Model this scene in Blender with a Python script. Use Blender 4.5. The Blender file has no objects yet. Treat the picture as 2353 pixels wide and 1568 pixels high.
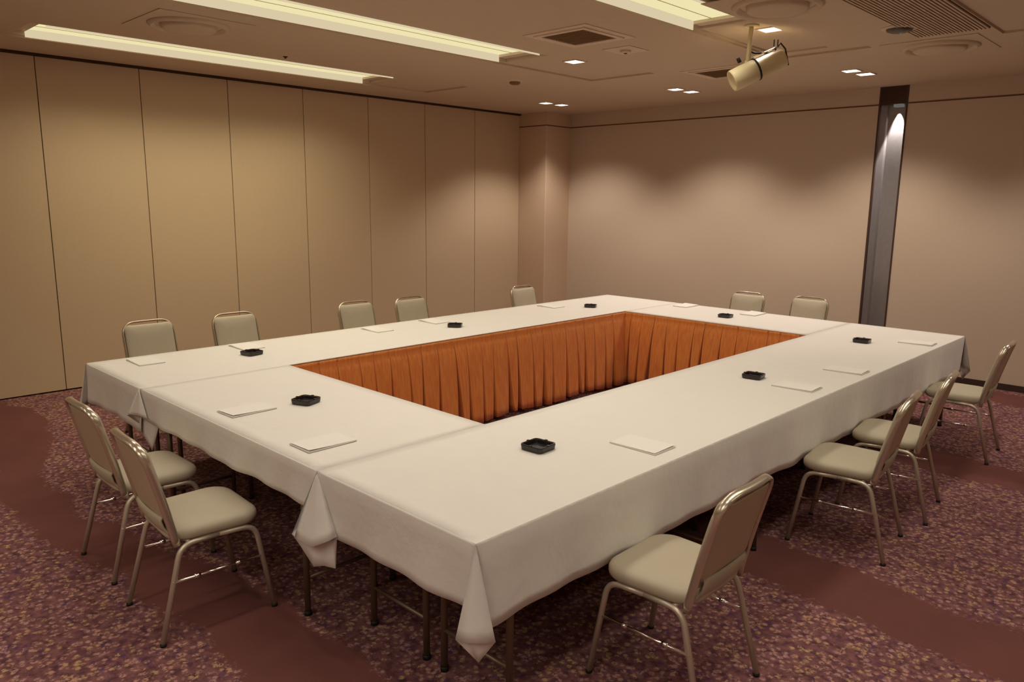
import bpy, math, random
from mathutils import Vector, Matrix

random.seed(7)
SC = bpy.context.scene
COL = SC.collection
PI = math.pi

# ------------------------------------------------------------------ camera
YAW, PITCH, ROLL, CAM_H, FPX = 0.770486, -0.183317, 0.01101, 1.76607, 1752.3
fw = Vector((-math.sin(YAW) * math.cos(PITCH), math.cos(YAW) * math.cos(PITCH), math.sin(PITCH)))
rt = fw.cross(Vector((0, 0, 1))).normalized()
up = rt.cross(fw)
rt2 = rt * math.cos(ROLL) + up * math.sin(ROLL)
up2 = up * math.cos(ROLL) - rt * math.sin(ROLL)
cam_data = bpy.data.cameras.new('camera')
cam = bpy.data.objects.new('camera', cam_data)
COL.objects.link(cam)
M = Matrix((rt2, up2, -fw)).transposed().to_4x4()
M.translation = Vector((0, 0, CAM_H))
cam.matrix_world = M
cam_data.sensor_fit = 'HORIZONTAL'
cam_data.sensor_width = 36.0
cam_data.lens = FPX / 2353 * 36.0
cam_data.clip_start = 0.05
SC.camera = cam

# ------------------------------------------------------------------ light and exposure
SC.view_settings.view_transform = 'Standard'
SC.view_settings.look = 'None'
SC.view_settings.gamma = 1
SC.view_settings.use_curve_mapping = False
SC.view_settings.exposure = 0.0
world = bpy.data.worlds.new('world')
SC.world = world
world.use_nodes = True
world.node_tree.nodes['Background'].inputs[0].default_value = (1.0, 0.8, 0.6, 1)
world.node_tree.nodes['Background'].inputs[1].default_value = 0.02

COVE_RGB, COVE_W = (1.0, 0.89, 0.50), 0.86         # visible luminous cove panels
SPOT_RGB = (1.0, 0.88, 0.76)
WALL_SPOT_W, BAND_SPOT_W, STRIP_SPOT_W = 45.0, 20.0, 120.0
COVE_FILL_RGB, COVE_FILL_W = (1.0, 0.925, 0.79), (29.0, 15.0, 18.0, 13.0, 8.0, 14.0, 12.0, 20.0, 36.0, 34.0)   # area lamps added under each cove panel to brighten partition and tables

# ------------------------------------------------------------------ room numbers (metres)
XW, YB, ZC, ZR = -7.656, 8.496, 2.943, 2.767       # left wall, back wall, ceiling, picture rail
XR, YF = 2.6, -4.6                                 # unseen walls to the right and behind the camera
YC, XC = 7.995, -7.149                             # corner column
X0, X1, XI0, XI1 = -5.207, -1.607, -4.307, -2.507  # table ring
Y0, Y1, YI0, YI1 = 1.506, 6.906, 2.406, 6.006
T = 0.72

# ------------------------------------------------------------------ materials
def srgb(r, g, b):
    f = lambda c: (c / 255 / 12.92) if c / 255 <= 0.04045 else ((c / 255 + 0.055) / 1.055) ** 2.4
    return (f(r), f(g), f(b), 1)

def mat(name, col, rough=0.6, metal=0.0, spec=0.4, noise=0.0, nscale=40, bump=0.0, bscale=200, sheen=0.0, aniso=0.0):
    m = bpy.data.materials.new(name)
    m.use_nodes = True
    nt = m.node_tree
    b = nt.nodes['Principled BSDF']
    b.inputs['Base Color'].default_value = col
    b.inputs['Roughness'].default_value = rough
    b.inputs['Metallic'].default_value = metal
    b.inputs['Specular IOR Level'].default_value = spec
    if aniso: b.inputs['Anisotropic'].default_value = aniso
    if sheen: b.inputs['Sheen Weight'].default_value = sheen
    tc = nt.nodes.new('ShaderNodeTexCoord')
    if noise:
        n = nt.nodes.new('ShaderNodeTexNoise'); n.inputs['Scale'].default_value = nscale; n.inputs['Detail'].default_value = 4
        nt.links.new(tc.outputs['Object'], n.inputs['Vector'])
        mx = nt.nodes.new('ShaderNodeMix'); mx.data_type = 'RGBA'
        mx.inputs[6].default_value = tuple(c * (1 - noise) for c in col[:3]) + (1,)
        mx.inputs[7].default_value = tuple(min(1, c * (1 + noise)) for c in col[:3]) + (1,)
        nt.links.new(n.outputs['Fac'], mx.inputs[0]); nt.links.new(mx.outputs[2], b.inputs['Base Color'])
    if bump:
        n2 = nt.nodes.new('ShaderNodeTexNoise'); n2.inputs['Scale'].default_value = bscale; n2.inputs['Detail'].default_value = 3
        nt.links.new(tc.outputs['Object'], n2.inputs['Vector'])
        bp = nt.nodes.new('ShaderNodeBump'); bp.inputs['Strength'].default_value = bump; bp.inputs['Distance'].default_value = 0.01
        nt.links.new(n2.outputs['Fac'], bp.inputs['Height']); nt.links.new(bp.outputs['Normal'], b.inputs['Normal'])
    return m

def emit(name, col, strength):
    m = bpy.data.materials.new(name); m.use_nodes = True
    nt = m.node_tree; nt.nodes.clear()
    e = nt.nodes.new('ShaderNodeEmission'); o = nt.nodes.new('ShaderNodeOutputMaterial')
    e.inputs[0].default_value = tuple(col) + (1,); e.inputs[1].default_value = strength
    nt.links.new(e.outputs[0], o.inputs[0])
    return m

M_wall = mat('wall_fabric', (0.585, 0.468, 0.36, 1), 0.85, spec=0.2, noise=0.05, nscale=60, bump=0.08, bscale=300)
M_panel = mat('partition_vinyl', (0.60, 0.46, 0.315, 1), 0.8, spec=0.25, noise=0.04, nscale=50, bump=0.08, bscale=250)
M_ceil = mat('ceiling_board', (0.60, 0.48, 0.35, 1), 0.9, spec=0.15, noise=0.04, nscale=25, bump=0.1, bscale=120)
M_col = mat('column_paint', (0.62, 0.46, 0.33, 1), 0.45, spec=0.4)
M_dark = mat('dark_gap', srgb(60, 35, 22), 0.8)
M_rail = mat('brown_rail', srgb(105, 68, 42), 0.7)
M_base = mat('baseboard_vinyl', srgb(58, 40, 34), 0.6)
M_steel = mat('brushed_steel', (0.30, 0.28, 0.28, 1), 0.38, metal=0.45, noise=0.12, nscale=30, aniso=0.5)
M_reveal = mat('dark_reveal', srgb(70, 48, 38), 0.5)
M_cloth = mat('white_tablecloth', (0.80, 0.765, 0.72, 1), 0.9, spec=0.15, sheen=0.2, noise=0.02, nscale=8, bump=0.45, bscale=11)
M_wood = mat('table_board', srgb(120, 85, 55), 0.5)
M_leg = mat('table_leg_metal', srgb(125, 106, 88), 0.45, metal=0.6)
M_seat = mat('cream_vinyl', (0.50, 0.44, 0.33, 1), 0.55, spec=0.35, noise=0.04, nscale=15, bump=0.05, bscale=300)
M_board = mat('tan_back_board', (0.52, 0.405, 0.285, 1), 0.6, spec=0.3)
M_frame = mat('champagne_metal', (0.62, 0.55, 0.44, 1), 0.36, metal=0.55)
M_bframe = mat('polished_champagne_metal', (0.66, 0.59, 0.47, 1), 0.24, metal=0.8)
M_chrome = mat('chrome', (0.85, 0.83, 0.8, 1), 0.15, metal=1.0)
M_foot = mat('black_glide', srgb(25, 22, 20), 0.6)
M_ash = mat('smoked_plastic', srgb(38, 34, 36), 0.25, spec=0.5)
M_paper = mat('white_paper', (0.84, 0.81, 0.77, 1), 0.8, spec=0.2)
M_ink = mat('grey_print', srgb(135, 118, 104), 0.8)
M_edge = mat('pad_board', srgb(150, 132, 115), 0.8)
M_vent = mat('vent_filter', srgb(128, 98, 66), 0.9, noise=0.1, nscale=80)
M_ventf = mat('vent_frame_white', (0.68, 0.55, 0.42, 1), 0.6)
M_slat = mat('grille_slat', (0.55, 0.42, 0.30, 1), 0.6)
M_spk = mat('ivory_lamp_body', (0.78, 0.68, 0.42, 1), 0.45)
M_cable = mat('black_rubber', srgb(28, 20, 12), 0.6)
M_greenish = mat('smoked_green_cover', srgb(80, 76, 58), 0.35)
M_cove = emit('cove_light', COVE_RGB, COVE_W)
M_side_glow = emit('cove_side_light', (1.0, 0.83, 0.54), 0.70)  # glow given to the trough sides, which are only lit walls
M_lens = emit('downlight_lens', (1.0, 0.93, 0.85), 4.0)
M_lens2 = emit('strip_lamp_lens', (1.0, 0.95, 0.88), 0.12)

def skirt_mat():
    m = mat('rust_satin', srgb(205, 118, 52), 0.62, spec=0.25, sheen=0.3)
    nt = m.node_tree; b = nt.nodes['Principled BSDF']
    tc = nt.nodes.new('ShaderNodeTexCoord'); mp = nt.nodes.new('ShaderNodeMapping')
    mp.inputs['Scale'].default_value = (60, 60, 6)
    n = nt.nodes.new('ShaderNodeTexNoise'); n.inputs['Scale'].default_value = 1.0; n.inputs['Detail'].default_value = 3
    r = nt.nodes.new('ShaderNodeValToRGB')
    r.color_ramp.elements[0].position = 0.3; r.color_ramp.elements[0].color = srgb(208, 118, 58)
    r.color_ramp.elements[1].position = 0.7; r.color_ramp.elements[1].color = srgb(224, 144, 68)
    nt.links.new(tc.outputs['Object'], mp.inputs[0]); nt.links.new(mp.outputs[0], n.inputs['Vector'])
    nt.links.new(n.outputs['Fac'], r.inputs[0]); nt.links.new(r.outputs[0], b.inputs['Base Color'])
    return m
M_skirt = skirt_mat()

def carpet_mat():
    m = bpy.data.materials.new('floral_carpet'); m.use_nodes = True
    nt = m.node_tree; N = nt.nodes; L = nt.links
    b = N['Principled BSDF']; b.inputs['Roughness'].default_value = 0.95; b.inputs['Specular IOR Level'].default_value = 0.1
    tc = N.new('ShaderNodeTexCoord')
    def math_(op, a, c=None):
        n = N.new('ShaderNodeMath'); n.operation = op
        for i, v in enumerate((a, c)):
            if v is None: continue
            if isinstance(v, (int, float)): n.inputs[i].default_value = v
            else: L.new(v, n.inputs[i])
        return n.outputs[0]
    def noise(scale, detail=2, rough=0.5, dist=0.0, off=(0, 0, 0)):
        mp = N.new('ShaderNodeMapping'); mp.inputs['Location'].default_value = off
        L.new(tc.outputs['Object'], mp.inputs[0])
        n = N.new('ShaderNodeTexNoise'); n.inputs['Scale'].default_value = scale; n.inputs['Detail'].default_value = detail
        n.inputs['Roughness'].default_value = rough; n.inputs['Distortion'].default_value = dist
        L.new(mp.outputs[0], n.inputs['Vector'])
        return n.outputs['Fac']
    def ramp(fac, stops, interp='LINEAR'):
        r = N.new('ShaderNodeValToRGB'); r.color_ramp.interpolation = interp
        cr = r.color_ramp
        while len(cr.elements) > 1: cr.elements.remove(cr.elements[-1])
        cr.elements[0].position = stops[0][0]; cr.elements[0].color = stops[0][1]
        for p, c in stops[1:]:
            e = cr.elements.new(p); e.color = c
        L.new(fac, r.inputs[0]); return r.outputs[0]
    def mix(f, a, c):
        n = N.new('ShaderNodeMix'); n.data_type = 'RGBA'
        L.new(f, n.inputs[0])
        for s, v in ((6, a), (7, c)):
            if isinstance(v, tuple): n.inputs[s].default_value = v
            else: L.new(v, n.inputs[s])
        return n.outputs[2]
    W_, K_ = (1, 1, 1, 1), (0, 0, 0, 1)
    base = ramp(noise(3.0, 3), [(0.3, srgb(104, 65, 60)), (0.7, srgb(114, 71, 66))])
    # small flowers: light petals and purple leaves over a dark plum ground
    ground = ramp(noise(26, 3, 0.6), [(0.35, srgb(86, 54, 62)), (0.6, srgb(128, 85, 86))])
    v1 = N.new('ShaderNodeTexVoronoi'); v1.inputs['Scale'].default_value = 37; v1.inputs['Randomness'].default_value = 1
    L.new(tc.outputs['Object'], v1.inputs['Vector'])
    petals = ramp(v1.outputs['Distance'], [(0.30, W_), (0.54, K_)])
    pn = ramp(noise(60, 2, 0.7, 0.6), [(0.40, K_), (0.56, W_)])
    pm = math_('MULTIPLY', petals, pn)
    pcol = ramp(noise(9, 2, 0.6, 0, (3, 1, 0)), [(0.38, srgb(176, 134, 132)), (0.52, srgb(184, 142, 120)), (0.64, srgb(184, 152, 106))])
    v2 = N.new('ShaderNodeTexVoronoi'); v2.inputs['Scale'].default_value = 21
    L.new(tc.outputs['Object'], v2.inputs['Vector'])
    purp = math_('MULTIPLY', ramp(v2.outputs['Distance'], [(0.15, W_), (0.38, K_)]), ramp(noise(5, 2, 0.5, 0, (7, 2, 0)), [(0.45, K_), (0.6, W_)]))
    fl = mix(math_('MULTIPLY', purp, 0.8), ground, srgb(86, 56, 96))
    fl = mix(math_('MULTIPLY', pm, 0.95), fl, pcol)
    # wavy plain stripes that run along the room, every 2.3 m
    sep = N.new('ShaderNodeSeparateXYZ'); L.new(tc.outputs['Object'], sep.inputs[0])
    wob = math_('MULTIPLY', math_('SINE', math_('ADD', math_('MULTIPLY', sep.outputs[0], 1.5), 2.6)), 0.13)
    wob2 = math_('MULTIPLY', math_('SUBTRACT', noise(1.6, 2), 0.5), 0.35)
    y = math_('ADD', math_('ADD', sep.outputs[1], wob), wob2)
    ph = math_('PINGPONG', math_('SUBTRACT', y, 1.22), 1.15)
    edge = math_('MULTIPLY', math_('SUBTRACT', noise(22, 3, 0.7), 0.5), 0.22)
    wid = math_('MULTIPLY', math_('SINE', math_('MULTIPLY', sep.outputs[0], 1.1)), 0.05)
    q = math_('ADD', math_('ADD', ph, edge), wid)
    stripe = ramp(q, [(0.17, K_), (0.20, W_)])
    L.new(mix(stripe, base, fl), b.inputs['Base Color'])
    bp = N.new('ShaderNodeBump'); bp.inputs['Strength'].default_value = 0.35; bp.inputs['Distance'].default_value = 0.006
    L.new(noise(240, 2), bp.inputs['Height']); L.new(bp.outputs['Normal'], b.inputs['Normal'])
    return m
M_carpet = carpet_mat()

# ------------------------------------------------------------------ mesh helpers
def V(*a): return Vector(a)

class MB:
    def __init__(self): self.v, self.f, self.sm = [], [], []
    def vert(self, p): self.v.append(tuple(p)); return len(self.v) - 1
    def face(self, idx, smooth=False): self.f.append(tuple(idx)); self.sm.append(smooth)
    def quad(self, a, b, c, d, smooth=False):
        i = [self.vert(p) for p in (a, b, c, d)]; self.face(i, smooth)
    def box(self, x0, y0, z0, x1, y1, z1):
        p = [self.vert((x, y, z)) for z in (z0, z1) for x, y in ((x0, y0), (x1, y0), (x1, y1), (x0, y1))]
        for q in ((3, 2, 1, 0), (4, 5, 6, 7), (0, 1, 5, 4), (1, 2, 6, 5), (2, 3, 7, 6), (3, 0, 4, 7)): self.face([p[i] for i in q])
        return self
    def grid(self, rows, smooth=True, close=False):
        ids = [[self.vert(p) for p in r] for r in rows]
        for i in range(len(ids) - 1):
            n = len(ids[i]); m = n if close else n - 1
            for j in range(m):
                self.face((ids[i][j], ids[i][(j + 1) % n], ids[i + 1][(j + 1) % n], ids[i + 1][j]), smooth)
        return ids
    def cap(self, ring, flip=False, smooth=False):
        self.face(list(reversed(ring)) if flip else list(ring), smooth)
    def sweep(self, pts, ra, rb=None, ref=(0, 0, 1), n=10, caps=True):
        """tube along pts; radius ra along ref, rb across"""
        rb = ra if rb is None else rb
        pts = [Vector(p) for p in pts]; rows = []
        prev = Vector(ref)
        for i, p in enumerate(pts):
            t = (pts[min(i + 1, len(pts) - 1)] - pts[max(i - 1, 0)]).normalized()
            a = prev - t * prev.dot(t)
            if a.length < 1e-4: a = t.orthogonal()
            a.normalize(); b_ = t.cross(a); prev = a
            rows.append([p + a * (ra * math.cos(2 * PI * k / n)) + b_ * (rb * math.sin(2 * PI * k / n)) for k in range(n)])
        ids = self.grid(rows, True, True)
        if caps: self.cap(ids[0], True); self.cap(ids[-1])
        return self
    def lathe(self, prof, n=32, c=(0, 0, 0)):
        rows = [[(c[0] + r * math.cos(2 * PI * k / n), c[1] + r * math.sin(2 * PI * k / n), c[2] + z) for k in range(n)] for r, z in prof]
        ids = self.grid(rows, True, True)
        return ids
    def build(self, name, m, parent=None, loc=None, solid=0, bevel=0):
        me = bpy.data.meshes.new(name); me.from_pydata(self.v, [], self.f)
        me.polygons.foreach_set('use_smooth', self.sm); me.materials.append(m)
        import bmesh
        bm = bmesh.new(); bm.from_mesh(me); bmesh.ops.remove_doubles(bm, verts=bm.verts, dist=1e-5)
        bmesh.ops.recalc_face_normals(bm, faces=bm.faces); bm.to_mesh(me); bm.free()
        o = bpy.data.objects.new(name, me); COL.objects.link(o)
        if parent: o.parent = parent
        if loc: o.location = loc
        if solid:
            s = o.modifiers.new('thickness', 'SOLIDIFY'); s.thickness = solid; s.offset = 0
        if bevel:
            s = o.modifiers.new('bevel', 'BEVEL'); s.width = bevel; s.segments = 2; s.limit_method = 'ANGLE'
        return o

def tag(o, label=None, cat=None, group=None, kind=None):
    if label: o['label'] = label
    if cat: o['category'] = cat
    if group: o['group'] = group
    if kind: o['kind'] = kind
    return o
def thing(name, loc=(0, 0, 0), rz=0, label=None, cat=None, group=None):
    o = bpy.data.objects.new(name, None); COL.objects.link(o); o.location = loc; o.rotation_euler = (0, 0, rz)
    o.empty_display_size = 0.1
    return tag(o, label, cat, group)
def copy_tree(o, parent=None):
    c = o.copy(); COL.objects.link(c)
    if parent: c.parent = parent
    for ch in list(o.children): copy_tree(ch, c)
    return c
def structure(o, label=None): return tag(o, label, kind='structure')

def fillet(pts, r, n=6):
    """polyline with rounded corners; r radius or list"""
    pts = [Vector(p) for p in pts]; out = [pts[0]]
    for i in range(1, len(pts) - 1):
        a, b_, c = pts[i - 1], pts[i], pts[i + 1]
        d1 = (a - b_).normalized(); d2 = (c - b_).normalized()
        rr = min(r, (a - b_).length * .49, (c - b_).length * .49)
        p, q = b_ + d1 * rr, b_ + d2 * rr
        for k in range(n + 1):
            t = k / n
            out.append(p * (1 - t) ** 2 + b_ * 2 * t * (1 - t) + q * t * t)
    out.append(pts[-1]); return out

def rrect(w, d, r, n=6):
    out = []
    for cx, cy, a0 in ((w / 2 - r, d / 2 - r, 0), (-w / 2 + r, d / 2 - r, 90), (-w / 2 + r, -d / 2 + r, 180), (w / 2 - r, -d / 2 + r, 270)):
        for k in range(n + 1):
            a = math.radians(a0 + 90 * k / n); out.append((cx + r * math.cos(a), cy + r * math.sin(a)))
    return out

# ------------------------------------------------------------------ room shell
b = MB(); b.quad((XW - .1, YF - .1, 0), (XR + .1, YF - .1, 0), (XR + .1, YB + .1, 0), (XW - .1, YB + .1, 0))
structure(b.build('floor', M_carpet), 'burgundy carpet with small flowers and plain wavy stripes')

# ceiling: a height map of rectangles, with shallow raised bands and deep light coves
bands = []  # x0, x1, y0, y1 (band) ; cove x0, x1, y0, y1
# band x0, x1, y0, y1, then its cove x0, x1, y0, y1
BX = [(-6.98, -6.27, 0.9, 5.75, -6.97, -6.43, 1.70, 4.98),
      (-5.02, -4.27, 0.9, 6.28, -4.98, -4.49, 1.70, 5.02),
      (-3.07, -2.33, 0.9, 6.33, -3.05, -2.61, 1.70, 5.02),
      (-1.48, -0.20, 0.9, 6.41, -1.00, -0.56, 1.70, 5.02),  # its lit cove is out of view, added to light the right side
      (0.60, 1.34, 0.9, 6.33, 0.75, 1.20, 1.70, 5.02)]  # out of view, lit cove added for more light on the tables
BX += [(q[0], q[1], -3.9, 0.75, q[4], q[5], -3.4, -0.1) for q in BX]  # unseen rear coves, added as fill from the camera side
xs = sorted({XW - .1, XR + .1} | {v for q in BX for v in (q[0], q[1], q[4], q[5])})
ys = sorted({YF - .1, YB + .1} | {v for q in BX for v in (q[2], q[3], q[6], q[7])} | {6.19})
def ceil_h(x, y):
    for q in BX:
        if q[4] < x < q[5] and q[6] < y < q[7]: return ZC + 0.075
        if q is BX[2] and q[4] < x < q[5] and 5.02 < y < 6.19: return ZC + 0.03
        if q[0] < x < q[1] and q[2] < y < q[3]: return ZC + 0.016
    return ZC
b = MB(); H = {}
for i in range(len(xs) - 1):
    for j in range(len(ys) - 1): H[i, j] = ceil_h((xs[i] + xs[i + 1]) / 2, (ys[j] + ys[j + 1]) / 2)
for (i, j), h in H.items():
    xa, xb, ya, yb_ = xs[i], xs[i + 1], ys[j], ys[j + 1]
    b.quad((xa, ya, h), (xa, yb_, h), (xb, yb_, h), (xb, ya, h))
    if (i + 1, j) in H and abs(H[i + 1, j] - h) > 1e-6: g = H[i + 1, j]; b.quad((xb, ya, h), (xb, yb_, h), (xb, yb_, g), (xb, ya, g))
    if (i, j + 1) in H and abs(H[i, j + 1] - h) > 1e-6: g = H[i, j + 1]; b.quad((xa, yb_, h), (xb, yb_, h), (xb, yb_, g), (xa, yb_, g))
structure(b.build('ceiling', M_ceil), 'beige ceiling with shallow raised bands')

# left wall: movable partition of tall panels with dark joints
b = MB(); b.box(XW - .10, YF, 0, XW - .02, YC, ZC)
wl = structure(b.build('wall_left', M_dark), 'beige movable partition of tall panels with thin dark joints')
SE = [2.030 + .851277 * k for k in range(-8, 8)]
edges = [YF] + [s for s in SE if s > YF + .2]
edges[-1] = YC
for a, c in zip(edges[:-1], edges[1:]):
    MB().box(XW - .03, a + .0035, 0.012, XW, c - .0035, ZC - .022).build('panel', M_panel, wl, bevel=.002)
MB().box(XW - .03, YF, ZC - .02, XW + .03, YC, ZC + .003).build('ceiling_track', M_dark, wl)

# back wall with a picture rail, broken by the steel channel
SX0, SX1 = -3.005, -2.725
b = MB(); b.box(XC - .5, YB, 0, SX0, YB + .14, ZC + .0); b.box(SX1, YB, 0, XR, YB + .14, ZC)
b.box(SX0, YB + .10, 0, SX1, YB + .14, ZC)
structure(b.build('wall_back', M_wall), 'beige fabric covered back wall')
b = MB(); b.box(XC, YB - .006, ZR - .006, SX0, YB + .002, ZR + .006); b.box(SX1, YB - .006, ZR - .006, XR, YB + .002, ZR + .006)
b.box(XW, YC - .006, ZR - .006, XC + .006, YC + .002, ZR + .006); b.box(XC - .002, YC, ZR - .006, XC + .006, YB, ZR + .006)
structure(b.build('trim_1', M_rail), 'thin brown line near the top of the back wall')
b = MB(); b.box(XC, YB - .012, 0, SX0, YB, .062); b.box(SX1, YB - .012, 0, XR, YB, .062)
structure(b.build('baseboard_back', M_base))
b = MB(); b.box(XW - .1, YC, 0, XC, YB + .14, ZC)
wc = structure(b.build('wall_corner', M_col), 'square beige corner column where partition meets back wall')
b = MB(); b.box(XC - .012, YC - .002, .06, XC + .002, YC + .012, ZR - .01)
b.build('corner_bead', mat('corner_bead_plastic', (0.68, 0.52, 0.40, 1), 0.3), wc, bevel=.002)
b = MB(); b.box(XW, YC - .012, 0, XC + .012, YC, .06); b.box(XC, YC, 0, XC + .012, YB, .06)
b.build('skirting', M_base, wc)
structure(MB().box(XR, YF, 0, XR + .1, YB, ZC).build('wall_right', M_wall))
structure(MB().box(XW - .1, YF - .1, 0, XR + .1, YF, ZC).build('wall_front', M_wall))

# steel channel column let into the back wall
ch = thing('steel_column', (-2.865, YB, 0), 0, 'brushed grey steel strip set in the back wall from floor to ceiling, bright streak near its top', 'column')
w2 = (SX1 - SX0) / 2
b = MB()
# rear sheet with a shallow vertical fold at its left third
rows = [[(x, y, z) for x, y in ((-w2 + .016, .03), (-.075, .062), (-.060, .085), (w2 - .016, .085))] for z in (0.0, .9, 1.8, ZR)]
b.grid(rows, False); b.build('sheet', M_steel, ch)
b = MB(); b.box(-w2, -.006, 0, -w2 + .016, .095, ZC); b.box(w2 - .016, -.006, 0, w2, .095, ZC); b.build('side_frame', M_reveal, ch)
b = MB(); b.box(-w2 + .016, .0, ZR, w2 - .016, .095, ZC); b.build('head_panel', mat('dark_brown_panel', srgb(60, 36, 24), .5), ch)
b = MB(); b.box(.0, .012, ZR - .028, .085, .075, ZR); lp = b.build('lamp', M_lens2, ch)
sp = bpy.data.lights.new('strip_spot', 'SPOT'); sp.energy = STRIP_SPOT_W; sp.color = (1, .92, .86); sp.spot_size = math.radians(40); sp.spot_blend = .25; sp.shadow_soft_size = .015
so = bpy.data.objects.new('lamp_light', sp); COL.objects.link(so); so.parent = lp; so.location = (.040, .050, ZR - .034); so.rotation_euler = (math.radians(5), 0, 0)

# ------------------------------------------------------------------ ceiling fixtures
for k, (q, lab) in enumerate(zip(BX, ['long recessed cove light nearest the beige partition', 'long recessed cove light over the left table row, middle of the three lit ones',
                                      'wide recessed cove light above the right table row', 'recessed cove light to the right of the slatted ceiling grille',
                                      'recessed cove light nearest the right wall'] + ['cove light behind the camera, %s from the partition' % w for w in ('first', 'second', 'third', 'fourth', 'fifth')])):
    t = thing('cove_light', ((q[4] + q[5]) / 2, (q[6] + q[7]) / 2, ZC + .075), 0, lab, 'ceiling light', 'cove lights in the ceiling')
    w, l = (q[5] - q[4]) / 2, (q[7] - q[6]) / 2
    MB().box(-w + .004, -l + .10, -.010, w - .004, l - .10, -.002).build('diffuser', M_cove, t)
    for s in (-1, 1): MB().box(-w + .002, min(s * (l - .1), s * (l - .002)), -.03, w - .002, max(s * (l - .1), s * (l - .002)), -.002).build('end_cap', M_ventf, t)
    for s in (-1, 1): MB().box(min(s * (w - .003), s * (w - .009)), -l + .10, -.070, max(s * (w - .003), s * (w - .009)), l - .10, -.010).build('side_diffuser', M_side_glow, t)  # glowing strips stand in for the lit trough walls
    MB().box(-w * .35, -l + .1, -.013, -w * .35 + .005, l - .1, -.009).build('joint_strip', M_ventf, t)
    A = bpy.data.lights.new('cove_lamp', 'AREA'); A.shape = 'RECTANGLE'; A.size = 2 * w - .06; A.size_y = 2 * l - .3
    A.energy = COVE_FILL_W[k]; A.color = (1.0, 0.90, 0.62) if k in (0, 5) else COVE_FILL_RGB; A.spread = math.radians(132)
    ao = bpy.data.objects.new('cove_lamp', A); COL.objects.link(ao); ao.parent = t; ao.location = (0, 0, -.018)  # added fill lamp, hung just below the glowing panel

def downlight(x, y, z, energy, lab, size=.13, ang=122, blend=.6, grp='small downlights in the ceiling', first=[None]):
    t = thing('downlight', (x, y, z), 0, lab, 'ceiling light', grp)
    s = size / 2
    b = MB()
    for (xa, ya, xb, yb_) in ((-s - .012, -s - .012, s + .012, -s), (-s - .012, s, s + .012, s + .012), (-s - .012, -s, -s, s), (s, -s, s + .012, s)):
        b.box(xa, ya, -.008, xb, yb_, 0)
    b.build('trim_ring', M_ventf, t)
    le = MB().box(-s, -s, -.005, s, s, -.001).build('lens', M_lens, t)
    L_ = bpy.data.lights.new('downlight_lamp', 'SPOT'); L_.energy = energy; L_.color = SPOT_RGB
    L_.spot_size = math.radians(ang); L_.spot_blend = blend; L_.shadow_soft_size = .06
    o = bpy.data.objects.new('downlight_lamp', L_); COL.objects.link(o); o.parent = le; o.location = (0, 0, -.08)
    return t
PAIRS = [(-6.52, 'nearest the corner column'), (-4.67, 'in the middle of the back row'), (-2.84, 'in front of the steel column'), (-1.0, 'right of the steel column'), (.85, 'nearest the right wall')]
for x, w in PAIRS:
    e_ = WALL_SPOT_W * (1 if x < -2 else .55)
    downlight(x, 7.27, ZC, e_, 'small square downlight %s, the one nearer the tables' % w)
    downlight(x + .03, 7.53, ZC, e_, 'small square downlight %s, nearer the back wall' % w)
downlight(-4.49, 5.37, ZC + .016, BAND_SPOT_W * 1.3, 'small bright downlight beyond the end of the middle cove light', ang=150, blend=.3)
downlight(-2.68, 5.35, ZC + .03, BAND_SPOT_W, 'bright square downlight beside the pole of the hanging lamp')
for x in (-4.49, -2.68):  # out-of-view downlights added to brighten the tables
    downlight(x, 1.3, ZC + .016, BAND_SPOT_W, 'downlight at the near end of the cove light at %s table row' % ('left' if x < -4 else 'right'))
downlight(-.78, 1.3, ZC + .016, BAND_SPOT_W, 'downlight at the near end of the cove light right of the grille')  # also out of view, added for table light
downlight(-.78, 5.37, ZC + .016, BAND_SPOT_W * .6, 'downlight beyond the end of the cove light right of the grille')  # out of view, added for light at the right

def vent(x, y, lab):
    t = thing('ceiling_vent', (x, y, ZC), 0, lab, 'vent', 'square ceiling vents')
    b = MB()
    o, i, z = .29, .195, -.012
    def ringbox(o, i, z0, z1):
        b.box(-o, -o, z0, o, -i, z1); b.box(-o, i, z0, o, o, z1); b.box(-o, -i, z0, -i, i, z1); b.box(i, -i, z0, o, i, z1)
    ringbox(.29, .225, -.006, 0); ringbox(.235, .195, -.014, 0)
    b.build('frame', M_ventf, t)
    b = MB(); b.box(-.195, -.195, -.006, .195, .195, -.002)
    b.build('filter', M_vent, t)
    b = MB()
    for k in range(13): yy = -.18 + .03 * k; b.box(-.195, yy - .003, -.010, .195, yy + .003, -.006)
    b.build('slats', M_vent, t)
vent(-3.75, 4.53, 'square ceiling vent with brown centre, the nearer one')
vent(-3.74, 6.62, 'square ceiling vent with brown centre, beyond the hanging lamp')

def diffuser(x, y, lab, r=.27, hs=.33):
    t = thing('air_diffuser', (x, y, ZC), 0, lab, 'air vent', 'round air diffusers in the ceiling')
    b = MB(); b.box(-hs, -hs, -.006, hs, hs, 0); b.build('plate', M_ceil, t, bevel=.002)
    b = MB()
    b.lathe([(r, -.004), (r, -.012), (r - .02, -.032), (r - .035, -.028), (r - .05, -.008)], 40)
    b.build('outer_ring', M_ceil, t)
    b = MB()
    b.lathe([(r * .68, -.008), (r * .68, -.03), (r * .62, -.042), (r * .3, -.046), (.001, -.047)], 40)
    b.build('centre_disc', M_ceil, t)
diffuser(-5.55, 2.45, 'round air diffuser on square plate between the first two cove lights')
diffuser(-1.93, 6.60, 'round air diffuser on square plate near the steel column')
diffuser(-2.28, 4.62, 'round air diffuser cut by the top edge of the photo, left of the grille')

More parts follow.
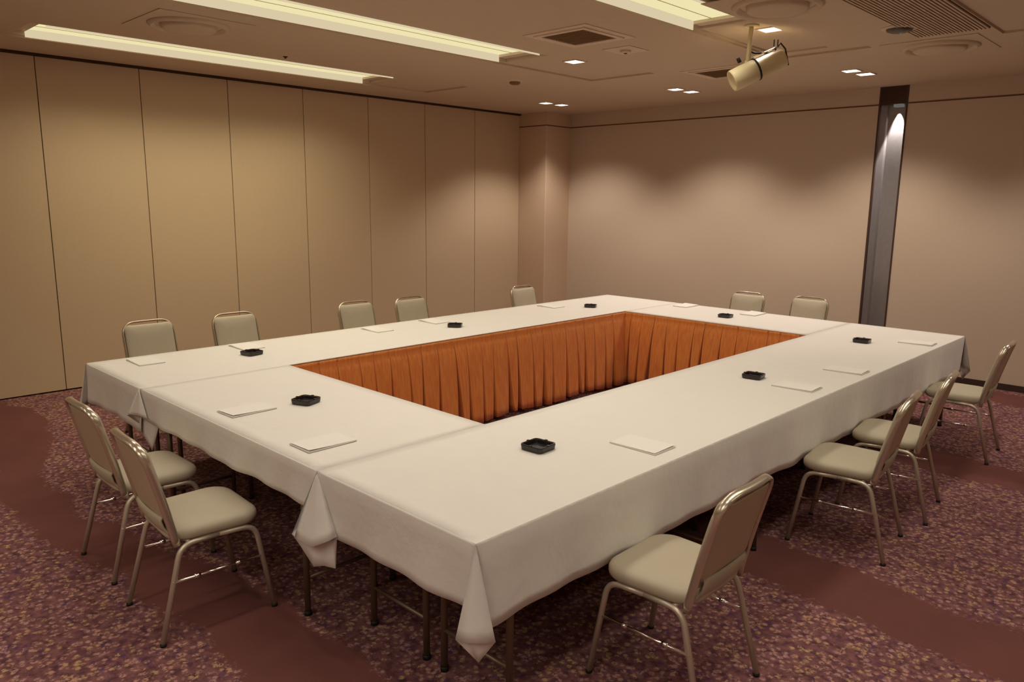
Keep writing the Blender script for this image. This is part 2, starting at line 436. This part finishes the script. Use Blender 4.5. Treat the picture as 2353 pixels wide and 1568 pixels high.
t = thing('slatted_grille', (-1.72, 5.3, ZC), 0, 'long slatted air grille in the ceiling at the upper right', 'vent')
b = MB()
MB().box(-.232, -.82, -.004, .232, .82, -.001).build('backing', mat('grille_backing', srgb(96, 74, 48), .9), t)
for k in range(20): xx = -.22 + .0232 * k; b.box(xx - .006, -.82, -.012, xx + .006, .82, -.004)
b.build('slats', M_slat, t)
t = thing('smoke_detector', (-3.80, 5.17, ZC), 0, 'small detector with a dark dot on a square ceiling plate, beside the nearer vent', 'smoke detector')
MB().box(-.13, -.13, -.006, .13, .13, 0).build('plate', M_ventf, t, bevel=.002)
b = MB(); ids = b.lathe([(.045, -.005), (.045, -.018), (.03, -.026), (.001, -.027)], 24); b.build('cover', M_ventf, t)
b = MB(); b.lathe([(.014, -.024), (.014, -.030), (.001, -.030)], 16); b.build('dot', M_dark, t)
t = thing('smoke_detector', (-5.61, 5.78, ZC), 0, 'small dark detector on the ceiling near the far end of the first cove light', 'smoke detector')
b = MB(); b.lathe([(.055, 0), (.055, -.02), (.04, -.032), (.001, -.034)], 28); b.build('cover', M_vent, t)
b = MB(); b.lathe([(.09, 0), (.088, -.006), (.056, -.007)], 28); b.build('ring', M_ventf, t)
t = thing('ceiling_sensor', (-1.95, 5.76, ZC), 0, 'round dark greenish ceiling sensor between the grille and the far diffuser', 'ceiling sensor')
b = MB(); b.lathe([(.12, 0), (.12, -.006), (.09, -.010), (.085, -.006)], 32); b.build('ring', M_ventf, t)
b = MB(); b.lathe([(.086, -.002), (.08, -.02), (.05, -.03), (.001, -.032)], 32); b.build('cover', M_greenish, t)
t = thing('sprinkler', (-6.15, 3.53, ZC), 0, 'tiny dark sprinkler head on the ceiling beside the first cove light', 'sprinkler')
b = MB(); b.lathe([(.020, 0), (.020, -.005), (.007, -.006), (.007, -.014), (.013, -.015), (.001, -.017)], 16); b.build('head', M_dark, t)

# hanging cylinder lamp
px, py = -2.72, 5.15
t = thing('hanging_spotlight', (px, py, ZC + .03), 0, 'ivory cylinder spotlight on a short ceiling pole with a black cable', 'spotlight')
R3 = Vector((rt.x, rt.y, 0)).normalized()
def LP(a, h): return (R3.x * a, R3.y * a, h)      # a metres along the lamp's bearing, h below the ceiling
MB().sweep([LP(0, 0), LP(0, -.012)], .05, n=24).build('ceiling_plate', M_spk, t)
MB().sweep([LP(0, -.01), LP(-.012, -.26)], .016, n=14).build('pole', M_spk, t)
ax = (Vector(LP(.235, -.205)) - Vector(LP(-.135, -.39))).normalized()
front, rear = Vector(LP(-.115, -.375)), Vector(LP(.235, -.215))
b = MB()
nn = 32; rows = []
for p, r in ((front + ax * .02, .045), (front + ax * .004, .062), (front, .072), (front + ax * .012, .075), (front + ax * .19, .075), (front + ax * .192, .072), (rear - ax * .01, .070), (rear, .064)):
    e1 = ax.orthogonal().normalized(); e2 = ax.cross(e1)
    rows.append([p + e1 * (r * math.cos(2 * PI * k / nn)) + e2 * (r * math.sin(2 * PI * k / nn)) for k in range(nn)])
ids = b.grid(rows, True, True); b.cap(ids[0]); b.cap(ids[-1]); body = b.build('lamp_body', M_spk, t)
n_up = (Vector((0, 0, 1)) - ax * ax.z).normalized()
side = ax.cross(n_up)
def strap(p, r0=.0775):
    b = MB(); rows = []
    for k in range(17):
        a = 2 * PI * k / 16
        rows.append(p + (n_up * math.cos(a) + side * math.sin(a)) * r0)
    b.sweep(rows, .007, .003, ref=tuple(ax), n=6, caps=False); return b
strap(front + ax * .185).build('strap', M_cable, t)
b = MB(); b.sweep([rear + n_up * .085 - ax * .01, rear + n_up * .10 + ax * .02, rear + n_up * .05 + ax * .035, rear - n_up * .06 + ax * .012], .006, n=8); b.build('handle', M_cable, t)
b = MB(); b.sweep([front + ax * .17 + n_up * .083, rear + n_up * .085], .006, .009, n=8); b.build('top_bar', M_chrome, t)  # chrome bar built in place of the downlight's highlight on the body
b = MB(); b.sweep([front + ax * .10 + n_up * .09, front + ax * .10 + n_up * .125], .014, n=12); b.build('knob', M_cable, t)
b = MB(); b.sweep([Vector(LP(-.012, -.25)), front + ax * .13 + n_up * .075], .014, n=12); b.build('yoke', M_spk, t)
cp = [LP(-.004, -.125), LP(.0, -.165), LP(.03, -.185), LP(.09, -.183), LP(.14, -.19), LP(.17, -.215), tuple(rear + n_up * .09 - ax * .02)]
cps = []
for i in range(len(cp) - 1):
    for k in range(5):
        tt = k / 5; p0, p1, p2, p3 = [Vector(cp[min(max(i + q, 0), len(cp) - 1)]) for q in (-1, 0, 1, 2)]
        cps.append(.5 * ((2 * p1) + (-p0 + p2) * tt + (2 * p0 - 5 * p1 + 4 * p2 - p3) * tt ** 2 + (-p0 + 3 * p1 - 3 * p2 + p3) * tt ** 3))
cps.append(Vector(cp[-1]))
MB().sweep(cps, .006, n=8).build('cable', M_cable, t)
b = MB(); q = rear + n_up * .095 - ax * .02
for d_ in (-.012, .014): b.sweep([q + R3 * d_, q + R3 * d_ + Vector((0, 0, .045))], .004, n=6)
b.build('cable_ties', M_cable, t)

# ------------------------------------------------------------------ folding tables under the cloths
def make_table():
    r = thing('folding_table')
    MB().box(-.896, -.221, T - .034, .896, .221, T - .006).build('tabletop', M_wood, r, bevel=.004)
    for sx in (-1, 1):
        for sy in (-1, 1):
            b = MB(); b.sweep([(sx * .69, sy * .172, T - .034), (sx * .69, sy * .172, .015)], .0135, n=12); l_ = b.build('leg', M_leg, r)
            b = MB(); b.sweep([(sx * .69, sy * .172, .02), (sx * .69, sy * .172, 0)], .016, n=12); b.build('foot_cap', M_foot, l_)
    for sx in (-1, 1):
        b = MB(); b.sweep([(sx * .69, -.172, .17), (sx * .69, .172, .17)], .009, n=8); b.build('crossbar', M_leg, r)
    b = MB(); b.box(-.75, -.19, T - .06, .75, -.178, T - .034); b.box(-.75, .178, T - .06, .75, .19, T - .034); b.build('rail', M_leg, r)
    return r
tproto = make_table(); used = [False]
def place_table(x, y, rz, lab):
    o = tproto if not used[0] else copy_tree(tproto); used[0] = True
    o.location = (x, y, 0); o.rotation_euler = (0, 0, rz)
    tag(o, lab, 'table', 'folding tables under the white cloths')
xm = (XI0 + XI1) / 2
place_table(xm, Y0 + .225, 0, 'folding table under the near short cloth, the one behind the two near chairs')
place_table(xm, Y0 + .675, 0, 'folding table under the near short cloth, the one beside the rust skirt')
place_table(xm, YI1 + .225, 0, 'folding table under the far short cloth, the one beside the rust skirt')
place_table(xm, YI1 + .675, 0, 'folding table under the far short cloth, the one at the outer edge')
for k, w in enumerate(('at the near end', 'in the middle', 'at the far end')):
    yy = Y0 + .9 + 1.8 * k
    place_table(XI1 + .225, yy, PI / 2, 'folding table in the inner line of the right row, %s' % w)
    place_table(XI1 + .675, yy, PI / 2, 'folding table in the outer line of the right row, %s' % w)
    place_table(X0 + .225, yy, PI / 2, 'folding table in the outer line of the left row, %s' % w)
    place_table(X0 + .675, yy, PI / 2, 'folding table in the inner line of the left row, %s' % w)

# ------------------------------------------------------------------ tablecloths
def lerp(a, b_, t_): return Vector(a) * (1 - t_) + Vector(b_) * t_
def cloth(rect, zt, drops, lab, corners=(), ears=(), seed=1, inset=0.0, off=0.0):
    rnd = random.Random(seed)
    x0, y0, x1, y1 = rect
    b = MB()
    nx, ny = max(2, int((x1 - x0) / .06)), max(2, int((y1 - y0) / .06))
    for_top = [[(x0 + (x1 - x0) * i / nx, y0 + (y1 - y0) * j / ny, zt) for i in range(nx + 1)] for j in range(ny + 1)]
    b.grid(for_top, True)
    sides = {'y0': ((x0, y0), (x1, y0), (0, -1)), 'x1': ((x1, y0), (x1, y1), (1, 0)), 'y1': ((x1, y1), (x0, y1), (0, 1)), 'x0': ((x0, y1), (x0, y0), (-1, 0))}
    for s, (a, c, n_) in sides.items():
        d = drops.get(s, .007)
        L_ = math.hypot(c[0] - a[0], c[1] - a[1]); N_ = max(2, int(L_ / .03))
        K = 8 if d > .05 else 1
        ph = [rnd.uniform(0, 6.28) for _ in range(4)]
        cols = []
        for i in range(N_ + 1):
            u = i / N_; s_ = u * L_
            px_, py_ = a[0] + (c[0] - a[0]) * u, a[1] + (c[1] - a[1]) * u
            hem = d * (1 + .018 * math.sin(s_ * 4 + ph[0]) + .012 * math.sin(s_ * 15 + ph[1])) if d > .05 else d
            col = []
            for k in range(K + 1):
                t_ = k / K if k != 1 or K == 1 else .03
                w = 0
                if d > .05:
                    w = off + .003 + .006 * t_ + t_ ** 1.5 * (.006 * math.sin(s_ * 9 + ph[2]) + .005 * math.sin(s_ * 23 + ph[3] + t_))
                    if k == 0: w = 0
                col.append((px_ + n_[0] * w, py_ + n_[1] * w, zt - hem * t_ - (.0 if k else 0)))
            cols.append(col)
        b.grid(cols, True)
    def panel(top, pts, K=8, bulge=0.0):
        rows = []
        for p in pts:
            rows.append([lerp(top, p, k / K) for k in range(K + 1)])
        b.grid(rows, True)
    for (cx, cy, sx, sy, d, w, tip) in corners:     # folded ear of spare cloth standing off a corner
        dg = Vector((sx, sy, 0)).normalized(); tg = Vector((-dg.y, dg.x, 0))
        C = Vector((cx, cy, zt)); top = C + dg * .004
        Lp = C + dg * .035 - tg * w * .5 + Vector((0, 0, -d * 1.12)); Rp = C + dg * .035 + tg * w * .5 + Vector((0, 0, -d * 1.15))
        Mp = C + dg * .065 + Vector((0, 0, -d * 1.10)) + tg * w * .05
        if w > .09: Mp = Mp + Vector((0, 0, .0))
        panel(top, [Lp, lerp(Lp, Mp, .5) + dg * .008, Mp, lerp(Mp, Rp, .5) + dg * .008, Rp])
        tipp = C + dg * .03 + tg * w * .08 + Vector((0, 0, -tip))
        panel(top, [Lp, lerp(Lp, tipp, .55), tipp, lerp(Rp, tipp, .55), Rp])
        # returns that tie the ear to both sides
        panel(top, [Lp, C + dg * .002 + Vector((0, 0, -d)) - tg * .01])
        panel(top, [Rp, C + dg * .002 + Vector((0, 0, -d)) + tg * .01])
    for top, pts in ears: panel(Vector(top), [Vector(p) for p in pts])
    o = b.build('tablecloth', M_cloth, solid=.0022)
    return tag(o, lab, 'tablecloth', 'white tablecloths over the ring of tables')
g = .0015
cloth((XI1 + g, Y0, X1, Y1), T, {'y0': .235, 'x1': .30, 'y1': .24}, 'long white tablecloth over the right table row with hanging corner at the front',
      corners=[(X1, Y0, 1, -1, .27, .125, .385), (X1, Y1, 1, 1, .24, .15, .36)],
      ears=[((XI1, Y0 - .004, T), [(-2.36, Y0 - .018, .50), (-2.375, Y0 - .05, .485), (-2.45, Y0 - .075, .445), (-2.56, Y0 - .065, .435), (-2.648, Y0 - .045, .425)]),
            ((XI1, Y0 - .004, T), [(-2.648, Y0 - .045, .425), (-2.60, Y0 - .035, .385), (-2.515, Y0 - .03, .325), (-2.44, Y0 - .028, .355), (-2.365, Y0 - .025, .37), (-2.36, Y0 - .018, .50)]),
            ((XI1, Y0 - .004, T), [(-2.648, Y0 - .045, .425), (-2.53, Y0 - .012, .45), (-2.50, Y0 - .010, .49)])], seed=3)
cloth((XI0 + g, Y0 + .002, XI1 - g, YI0), T - .001, {'y0': .17}, 'short white tablecloth at the near end, between the two long rows',
      ears=[((XI0, Y0 - .012, T), [(-4.455, Y0 - .035, .545), (-4.38, Y0 - .04, .565), (-4.30, Y0 - .032, .575), (-4.20, Y0 - .018, .575)]),
            ((XI0, Y0 - .012, T), [(-4.455, Y0 - .035, .545), (-4.33, Y0 - .016, .52)])], seed=5)
cloth((X0, Y0, XI0 - g, Y1), T, {'y0': .245, 'x0': .28, 'y1': .24}, 'long white tablecloth over the left table row along the partition',
      corners=[(X0, Y0, -1, -1, .25, .08, .30), (X0, Y1, -1, 1, .25, .10, .32)],
      ears=[((XI0, Y0 + .02, T - .01), [(-4.34, Y0 - .006, .475), (-4.27, Y0 - .004, .43), (-4.205, Y0 - .002, .385), (-4.19, Y0 + .02, .47), (-4.18, Y0 + .04, .55)])], seed=9)
cloth((XI0 + g, YI1, XI1 - g, Y1 - .002), T - .001, {'y1': .18}, 'short white tablecloth at the far end, between the two long rows', seed=11)

# ------------------------------------------------------------------ pleated skirts inside the ring
def skirt(p0, p1, nrm, lab, seed, pitch=.142):
    rnd = random.Random(seed)
    L_ = math.hypot(p1[0] - p0[0], p1[1] - p0[1]); n = int(round(L_ / pitch))
    cuts = [(i + .5 + rnd.uniform(-.16, .16)) * L_ / n for i in range(n)]
    wid = [rnd.uniform(.012, .024) for _ in cuts]; slant = [rnd.uniform(-.02, .03) for _ in cuts]; dep = [rnd.uniform(.7, 1.15) for _ in cuts]
    zs = [T - .008, T - .03, T - .055, T - .075, T - .10, T - .16, T - .24, T - .34, T - .44, T - .54, T - .62, .035]
    top = T - .055
    b = MB(); rows = []
    d = ((p1[0] - p0[0]) / L_, (p1[1] - p0[1]) / L_)
    QS = [-1, -.9, -.8, -.7, -.6, -.48, -.35, -.2, 0, .2, .35, .48, .6, .7, .8, .9, 1]
    for z in zs:
        t_ = max(0, (top - z) / (top - .03)); row = []
        def put(s_, back=0.0):
            off = .008 + .075 * t_ ** .6 + .006 * t_ * math.sin(s_ * 31 + seed) - back
            off = max(off, -.05)
            row.append((p0[0] + d[0] * s_ + nrm[0] * off, p0[1] + d[1] * s_ + nrm[1] * off, z + (.012 * math.sin(s_ * 7 + seed) if z < .05 else 0)))
        last = 0.0
        for c_, w_, sl, de in zip(cuts, wid, slant, dep):
            cc = c_ + sl * t_; ww = w_ * (.35 + 1.75 * t_); mo = .30 + .40 * t_
            for k in range(6): put(last + (cc - ww - last) * k / 6)
            for q in QS:                   # a fold tucked back behind a narrow mouth
                sg = 1 if q >= 0 else -1; q_ = abs(q)
                if q_ >= .7: pos, dd = mo + (1 - mo) * (q_ - .7) / .3, 0
                elif q_ >= .35: u_ = (.7 - q_) / .35; pos, dd = mo + (1.15 - mo) * u_, u_
                else: pos, dd = 1.15 * q_ / .35, 1
                put(cc + sg * pos * ww, .15 * de * t_ ** .5 * dd)
            last = cc + ww
        for k in range(7): put(last + (L_ - last) * k / 6)
        rows.append(row)
    b.grid(rows, True)
    o = b.build('table_skirt', M_skirt, solid=.0015)
    tag(o, lab, 'table skirt', 'rust table skirts inside the ring')
skirt((XI0, YI1), (XI0, YI0), (1, 0), 'pleated rust orange table skirt hanging inside the left table row', 3)
skirt((XI1, YI1), (XI0, YI1), (0, -1), 'pleated rust orange table skirt hanging inside the far short side', 8)
skirt((XI1, YI0), (XI1, YI1), (-1, 0), 'rust table skirt inside the right table row, facing away from the camera', 12)
skirt((XI0, YI0), (XI1, YI0), (0, 1), 'rust table skirt inside the near short side, facing away from the camera', 15)

# ------------------------------------------------------------------ chairs
def make_chair():
    r = thing('banquet_chair')
    # seat cushion: local +y is the front
    b = MB(); rows = []
    for ins, z in ((.030, .404), (.006, .409), (.0, .420), (.0, .438), (.006, .450), (.020, .459), (.045, .465), (.09, .470), (.15, .473)):
        o = rrect(.415 - 2 * ins, .375 - 2 * ins, max(.012, .085 - ins * .6))
        row = []
        for x, y in o:
            tap = 1 - .10 * max(0, (-y) / .21)      # a little narrower at the back
            row.append((x * tap, y + .016 + (.008 * (1 - (x / .21) ** 2) if y > .1 else 0), z))
        rows.append(row)
    ids = b.grid(rows, True, True); b.cap(ids[0], True); b.cap(ids[-1], False, True)
    b.build('seat', M_seat, r)
    # legs: each side is an inverted U tube
    for sx in (-1, 1):
        fr = fillet([(sx * .212, .235, .012), (sx * .196, .172, .392), (sx * .190, .02, .396)], .055, 6)
        rr_ = fillet([(sx * .212, -.235, .012), (sx * .192, -.135, .392), (sx * .190, .02, .396)], .055, 6)
        for path, nm in ((fr, 'leg'), (rr_, 'leg')):
            l_ = MB().sweep(path, .0115, ref=(1, 0, 0), n=12).build(nm, M_frame, r)
            p = path[0]
            MB().sweep([p, (p[0] + sx * .0005, p[1], 0)], .013, n=12).build('foot_glide', M_foot, l_)
        b = MB(); a_, c_ = Vector((sx * .204, .203, .205 + .03)), Vector((sx * .205, -.192, .175 + .06))
        b.sweep([(a_.x, a_.y, .25), (c_.x, c_.y + .012, .25)], .006, n=8)
        for q in (.28, .72): pp = Vector((a_.x, a_.y, .25)).lerp(Vector((c_.x, c_.y, .25)), q); b.sweep([pp + V(0, .012, 0), pp - V(0, .012, 0)], .0095, n=8)
        b.build('side_stretcher', M_chrome, r)
    b = MB()
    for y, z in ((.13, .396), (-.10, .396)): b.sweep([(-.19, y, z), (.19, y, z)], .009, n=8)
    b.build('crossbar', M_frame, r)
    # back: parameter space (x, t up the back, n behind)
    def bk(x, t_, n_=0.0):
        tt = t_ / .42
        y = -.150 - .085 * tt - .018 * tt * tt
        cv = .014 * (1 - (x / .19) ** 2)
        z = .415 + t_ * .975
        return Vector((x, y - cv - n_, z + n_ * -.2))
    path = fillet([(-.186, -.025, 0), (-.186, .425, 0), (.186, .425, 0), (.186, -.025, 0)], .10, 8)
    dense = []
    for i in range(len(path) - 1):
        seg = (path[i + 1] - path[i]).length; m_ = max(1, int(seg / .03))
        for k in range(m_): dense.append(path[i].lerp(path[i + 1], k / m_))
    dense.append(path[-1])
    MB().sweep([bk(p.x, p.y) for p in dense], .0165, .0070, ref=(0, 1, .2), n=12).build('back_frame', M_bframe, r)
    def slab(wid, t0, t1, n0, n1, rr, dip, puff):
        b = MB(); rows = []
        hh = t1 - t0; mid = (t0 + t1) / 2
        for ins, n_ in ((.03, n0), (.006, n0 + (n1 - n0) * .12), (0, n0 + (n1 - n0) * .35), (0, n0 + (n1 - n0) * .6), (.01, n0 + (n1 - n0) * .85), (.03, n1), (.075, n1 + puff), (.13, n1 + puff * 1.3)):
            o = rrect(wid - 2 * ins, hh - 2 * ins, max(.01, rr - ins * .5), 6)
            row = []
            for x, t_ in o:
                tt = t_ + mid
                if t_ > 0: tt -= dip * (1 - (2 * x / wid) ** 2) * (t_ / (hh / 2)) ** 2
                row.append(bk(x, tt, n_))
            rows.append(row)
        ids = b.grid(rows, True, True); b.cap(ids[0], True); b.cap(ids[-1], False, True)
        return b
    slab(.350, .045, .424, .002, -.030, .060, .040, -.006).build('backrest', M_seat, r)
    slab(.350, .075, .412, .0035, .0065, .060, .038, .0005).build('back_board', M_board, r)
    # lower flap of the cushion cover, tucked towards the seat
    b = MB()
    prof = [(-.181, .510), (-.186, .496), (-.178, .465), (-.163, .435), (-.150, .415)]
    b.grid([[(x, y - .010 * (1 - (x / .17) ** 2), z) for x in [-.150 + .030 * i for i in range(11)]] for y, z in prof], True)
    b.build('lower_flap', M_seat, r, solid=.006)
    return r
cproto = make_chair(); cused = [False]
def chair(x, y, face_deg, lab):
    """face_deg: compass of the seat front, 0 = +y, 90 = -x"""
    o = cproto if not cused[0] else copy_tree(cproto); cused[0] = True
    o.location = (x, y, 0); o.rotation_euler = (0, 0, math.radians(face_deg))
    tag(o, lab, 'chair', 'cream banquet chairs around the tables')
RW = 'cream banquet chair on the right side of the tables, '
chair(-1.378, 2.315, 91, RW + 'nearest the camera')
chair(-1.383, 4.00, 97, RW + 'second from the camera')
chair(-1.386, 4.68, 97, RW + 'third, partly hidden by another')
chair(-1.392, 6.10, 93, RW + 'farthest from the camera')
chair(-3.11, 1.27, -3, 'cream banquet chair at the near short side, the one nearer the camera')
chair(-3.785, 1.30, 0, 'cream banquet chair at the near short side, the one nearer the partition')
LW = 'cream banquet chair in front of the partition, '
chair(-5.72, 2.17, -90, LW + 'leftmost backrest')
chair(-5.67, 2.83, -90, LW + 'second backrest from the left')
chair(-5.62, 3.97, -90, LW + 'third backrest from the left')
chair(-5.56, 4.56, -90, LW + 'fourth backrest from the left')
chair(-5.50, 6.07, -90, LW + 'farthest, near the corner column')
chair(-3.78, 7.22, 180, 'cream banquet chair at the far short side, left backrest before the back wall')
chair(-3.16, 7.32, 180, 'cream banquet chair at the far short side, right backrest nearer the steel column')

# ------------------------------------------------------------------ ashtrays
def make_ash():
    b = MB(); rows = []
    for w, z, r_ in ((.100, 0, .014), (.112, .003, .018), (.116, .022, .018), (.114, .026, .018), (.102, .026, .014), (.098, .022, .012), (.092, .008, .010), (.06, .007, .01)):
        rows.append([(x, y, z) for x, y in rrect(w, w, r_, 3)])
    ids = b.grid(rows, False, True); b.cap(ids[0], True); b.cap(ids[-1])
    r = thing('ashtray'); b.build('bowl', M_ash, r)
    for k in range(4):
        a = k * PI / 2; b = MB(); cx, cy = .054 * math.cos(a), .054 * math.sin(a)
        b.box(cx - .006, cy - .006, .0255, cx + .006, cy + .006, .0285); b.build('rest', M_ash, r)
    return r
aproto = make_ash()
AS = [(-2.085, 2.315, 4, 'small black square ashtray on the right table row, nearest the camera'),
      (-3.42, 2.00, 22, 'small black square ashtray on the near short side of the table ring'),
      (-2.085, 4.25, 8, 'small black square ashtray on the right table row, about half way along'),
      (-2.08, 5.99, 5, 'small black square ashtray on the right table row, at its far end'),
      (-3.44, 6.37, 6, 'small black square ashtray on the far short side of the table ring'),
      (-4.69, 5.95, 30, 'small black square ashtray on the left table row, at its far end'),
      (-4.70, 4.16, 40, 'small black square ashtray on the left table row, about half way along'),
      (-4.76, 2.39, 12, 'small black square ashtray on the left table row, nearest the left end')]
for i, (x, y, rz, lab) in enumerate(AS):
    o = aproto if i == 0 else copy_tree(aproto)
    o.location = (x, y, T + .0015); o.rotation_euler = (0, 0, math.radians(rz)); tag(o, lab, 'ashtray', 'black ashtrays on the tables')

# ------------------------------------------------------------------ note pads (local +y points to the middle of the table)
def make_pad():
    r = thing('notepad')
    MB().box(-.078, -.118, 0, .078, .118, .0012).build('backing_board', M_edge, r)
    b = MB(); b.box(-.078, -.118, .0012, .078, .118, .0062); pg = b.build('paper_block', M_paper, r)
    b = MB(); b.lathe([(.008, .0064), (.008, .0068), (.001, .0068)], 14, (-.052, .095, 0)); b.box(-.036, .091, .0064, .0, .098, .0067)
    b.build('printed_mark', M_ink, pg)
    b = MB()
    rows = []
    for j in range(9):
        t_ = j / 8; rows.append([(-.077 + .154 * i / 6, -.116 + .232 * t_, .0068 + .006 * (1 - t_) ** 2 * (.4 + .6 * i / 6)) for i in range(7)])
    b.grid(rows, True)
    b.build('top_sheet', M_paper, r)
    return r
pproto = make_pad()
PD = [(-3.495, 1.715, 2, 'white notepad on the near short side, the left one in front of the rear chair'),
      (-2.785, 1.705, 0, 'white notepad on the near short side, the right one close to the cloth seam'),
      (-1.805, 2.68, 90, 'white notepad on the right table row, nearest the camera'),
      (-1.80, 4.215, 91, 'white notepad on the right table row, second from the camera'),
      (-1.77, 4.87, 92, 'white notepad on the right table row, third from the camera'),
      (-1.77, 6.27, 92, 'white notepad on the right table row, at the far right corner'),
      (-5.00, 1.79, -90, 'white notepad on the left table row, at the left corner'),
      (-5.03, 2.49, -90, 'white notepad on the left table row, behind the left ashtray'),
      (-5.00, 3.59, -90, 'white notepad on the left table row, in front of the third backrest'),
      (-5.02, 4.20, -90, 'white notepad on the left table row, in front of the fourth backrest'),
      (-4.98, 5.68, -90, 'white notepad on the left table row, near its far end'),
      (-4.10, 6.76, 180, 'white notepad on the far short side, the left one'),
      (-3.36, 6.75, 180, 'white notepad on the far short side, right one behind the ashtray')]
for i, (x, y, rz, lab) in enumerate(PD):
    o = pproto if i == 0 else copy_tree(pproto)
    o.location = (x, y, T + .0014); o.rotation_euler = (0, 0, math.radians(rz)); tag(o, lab, 'notepad', 'white notepads at the places')
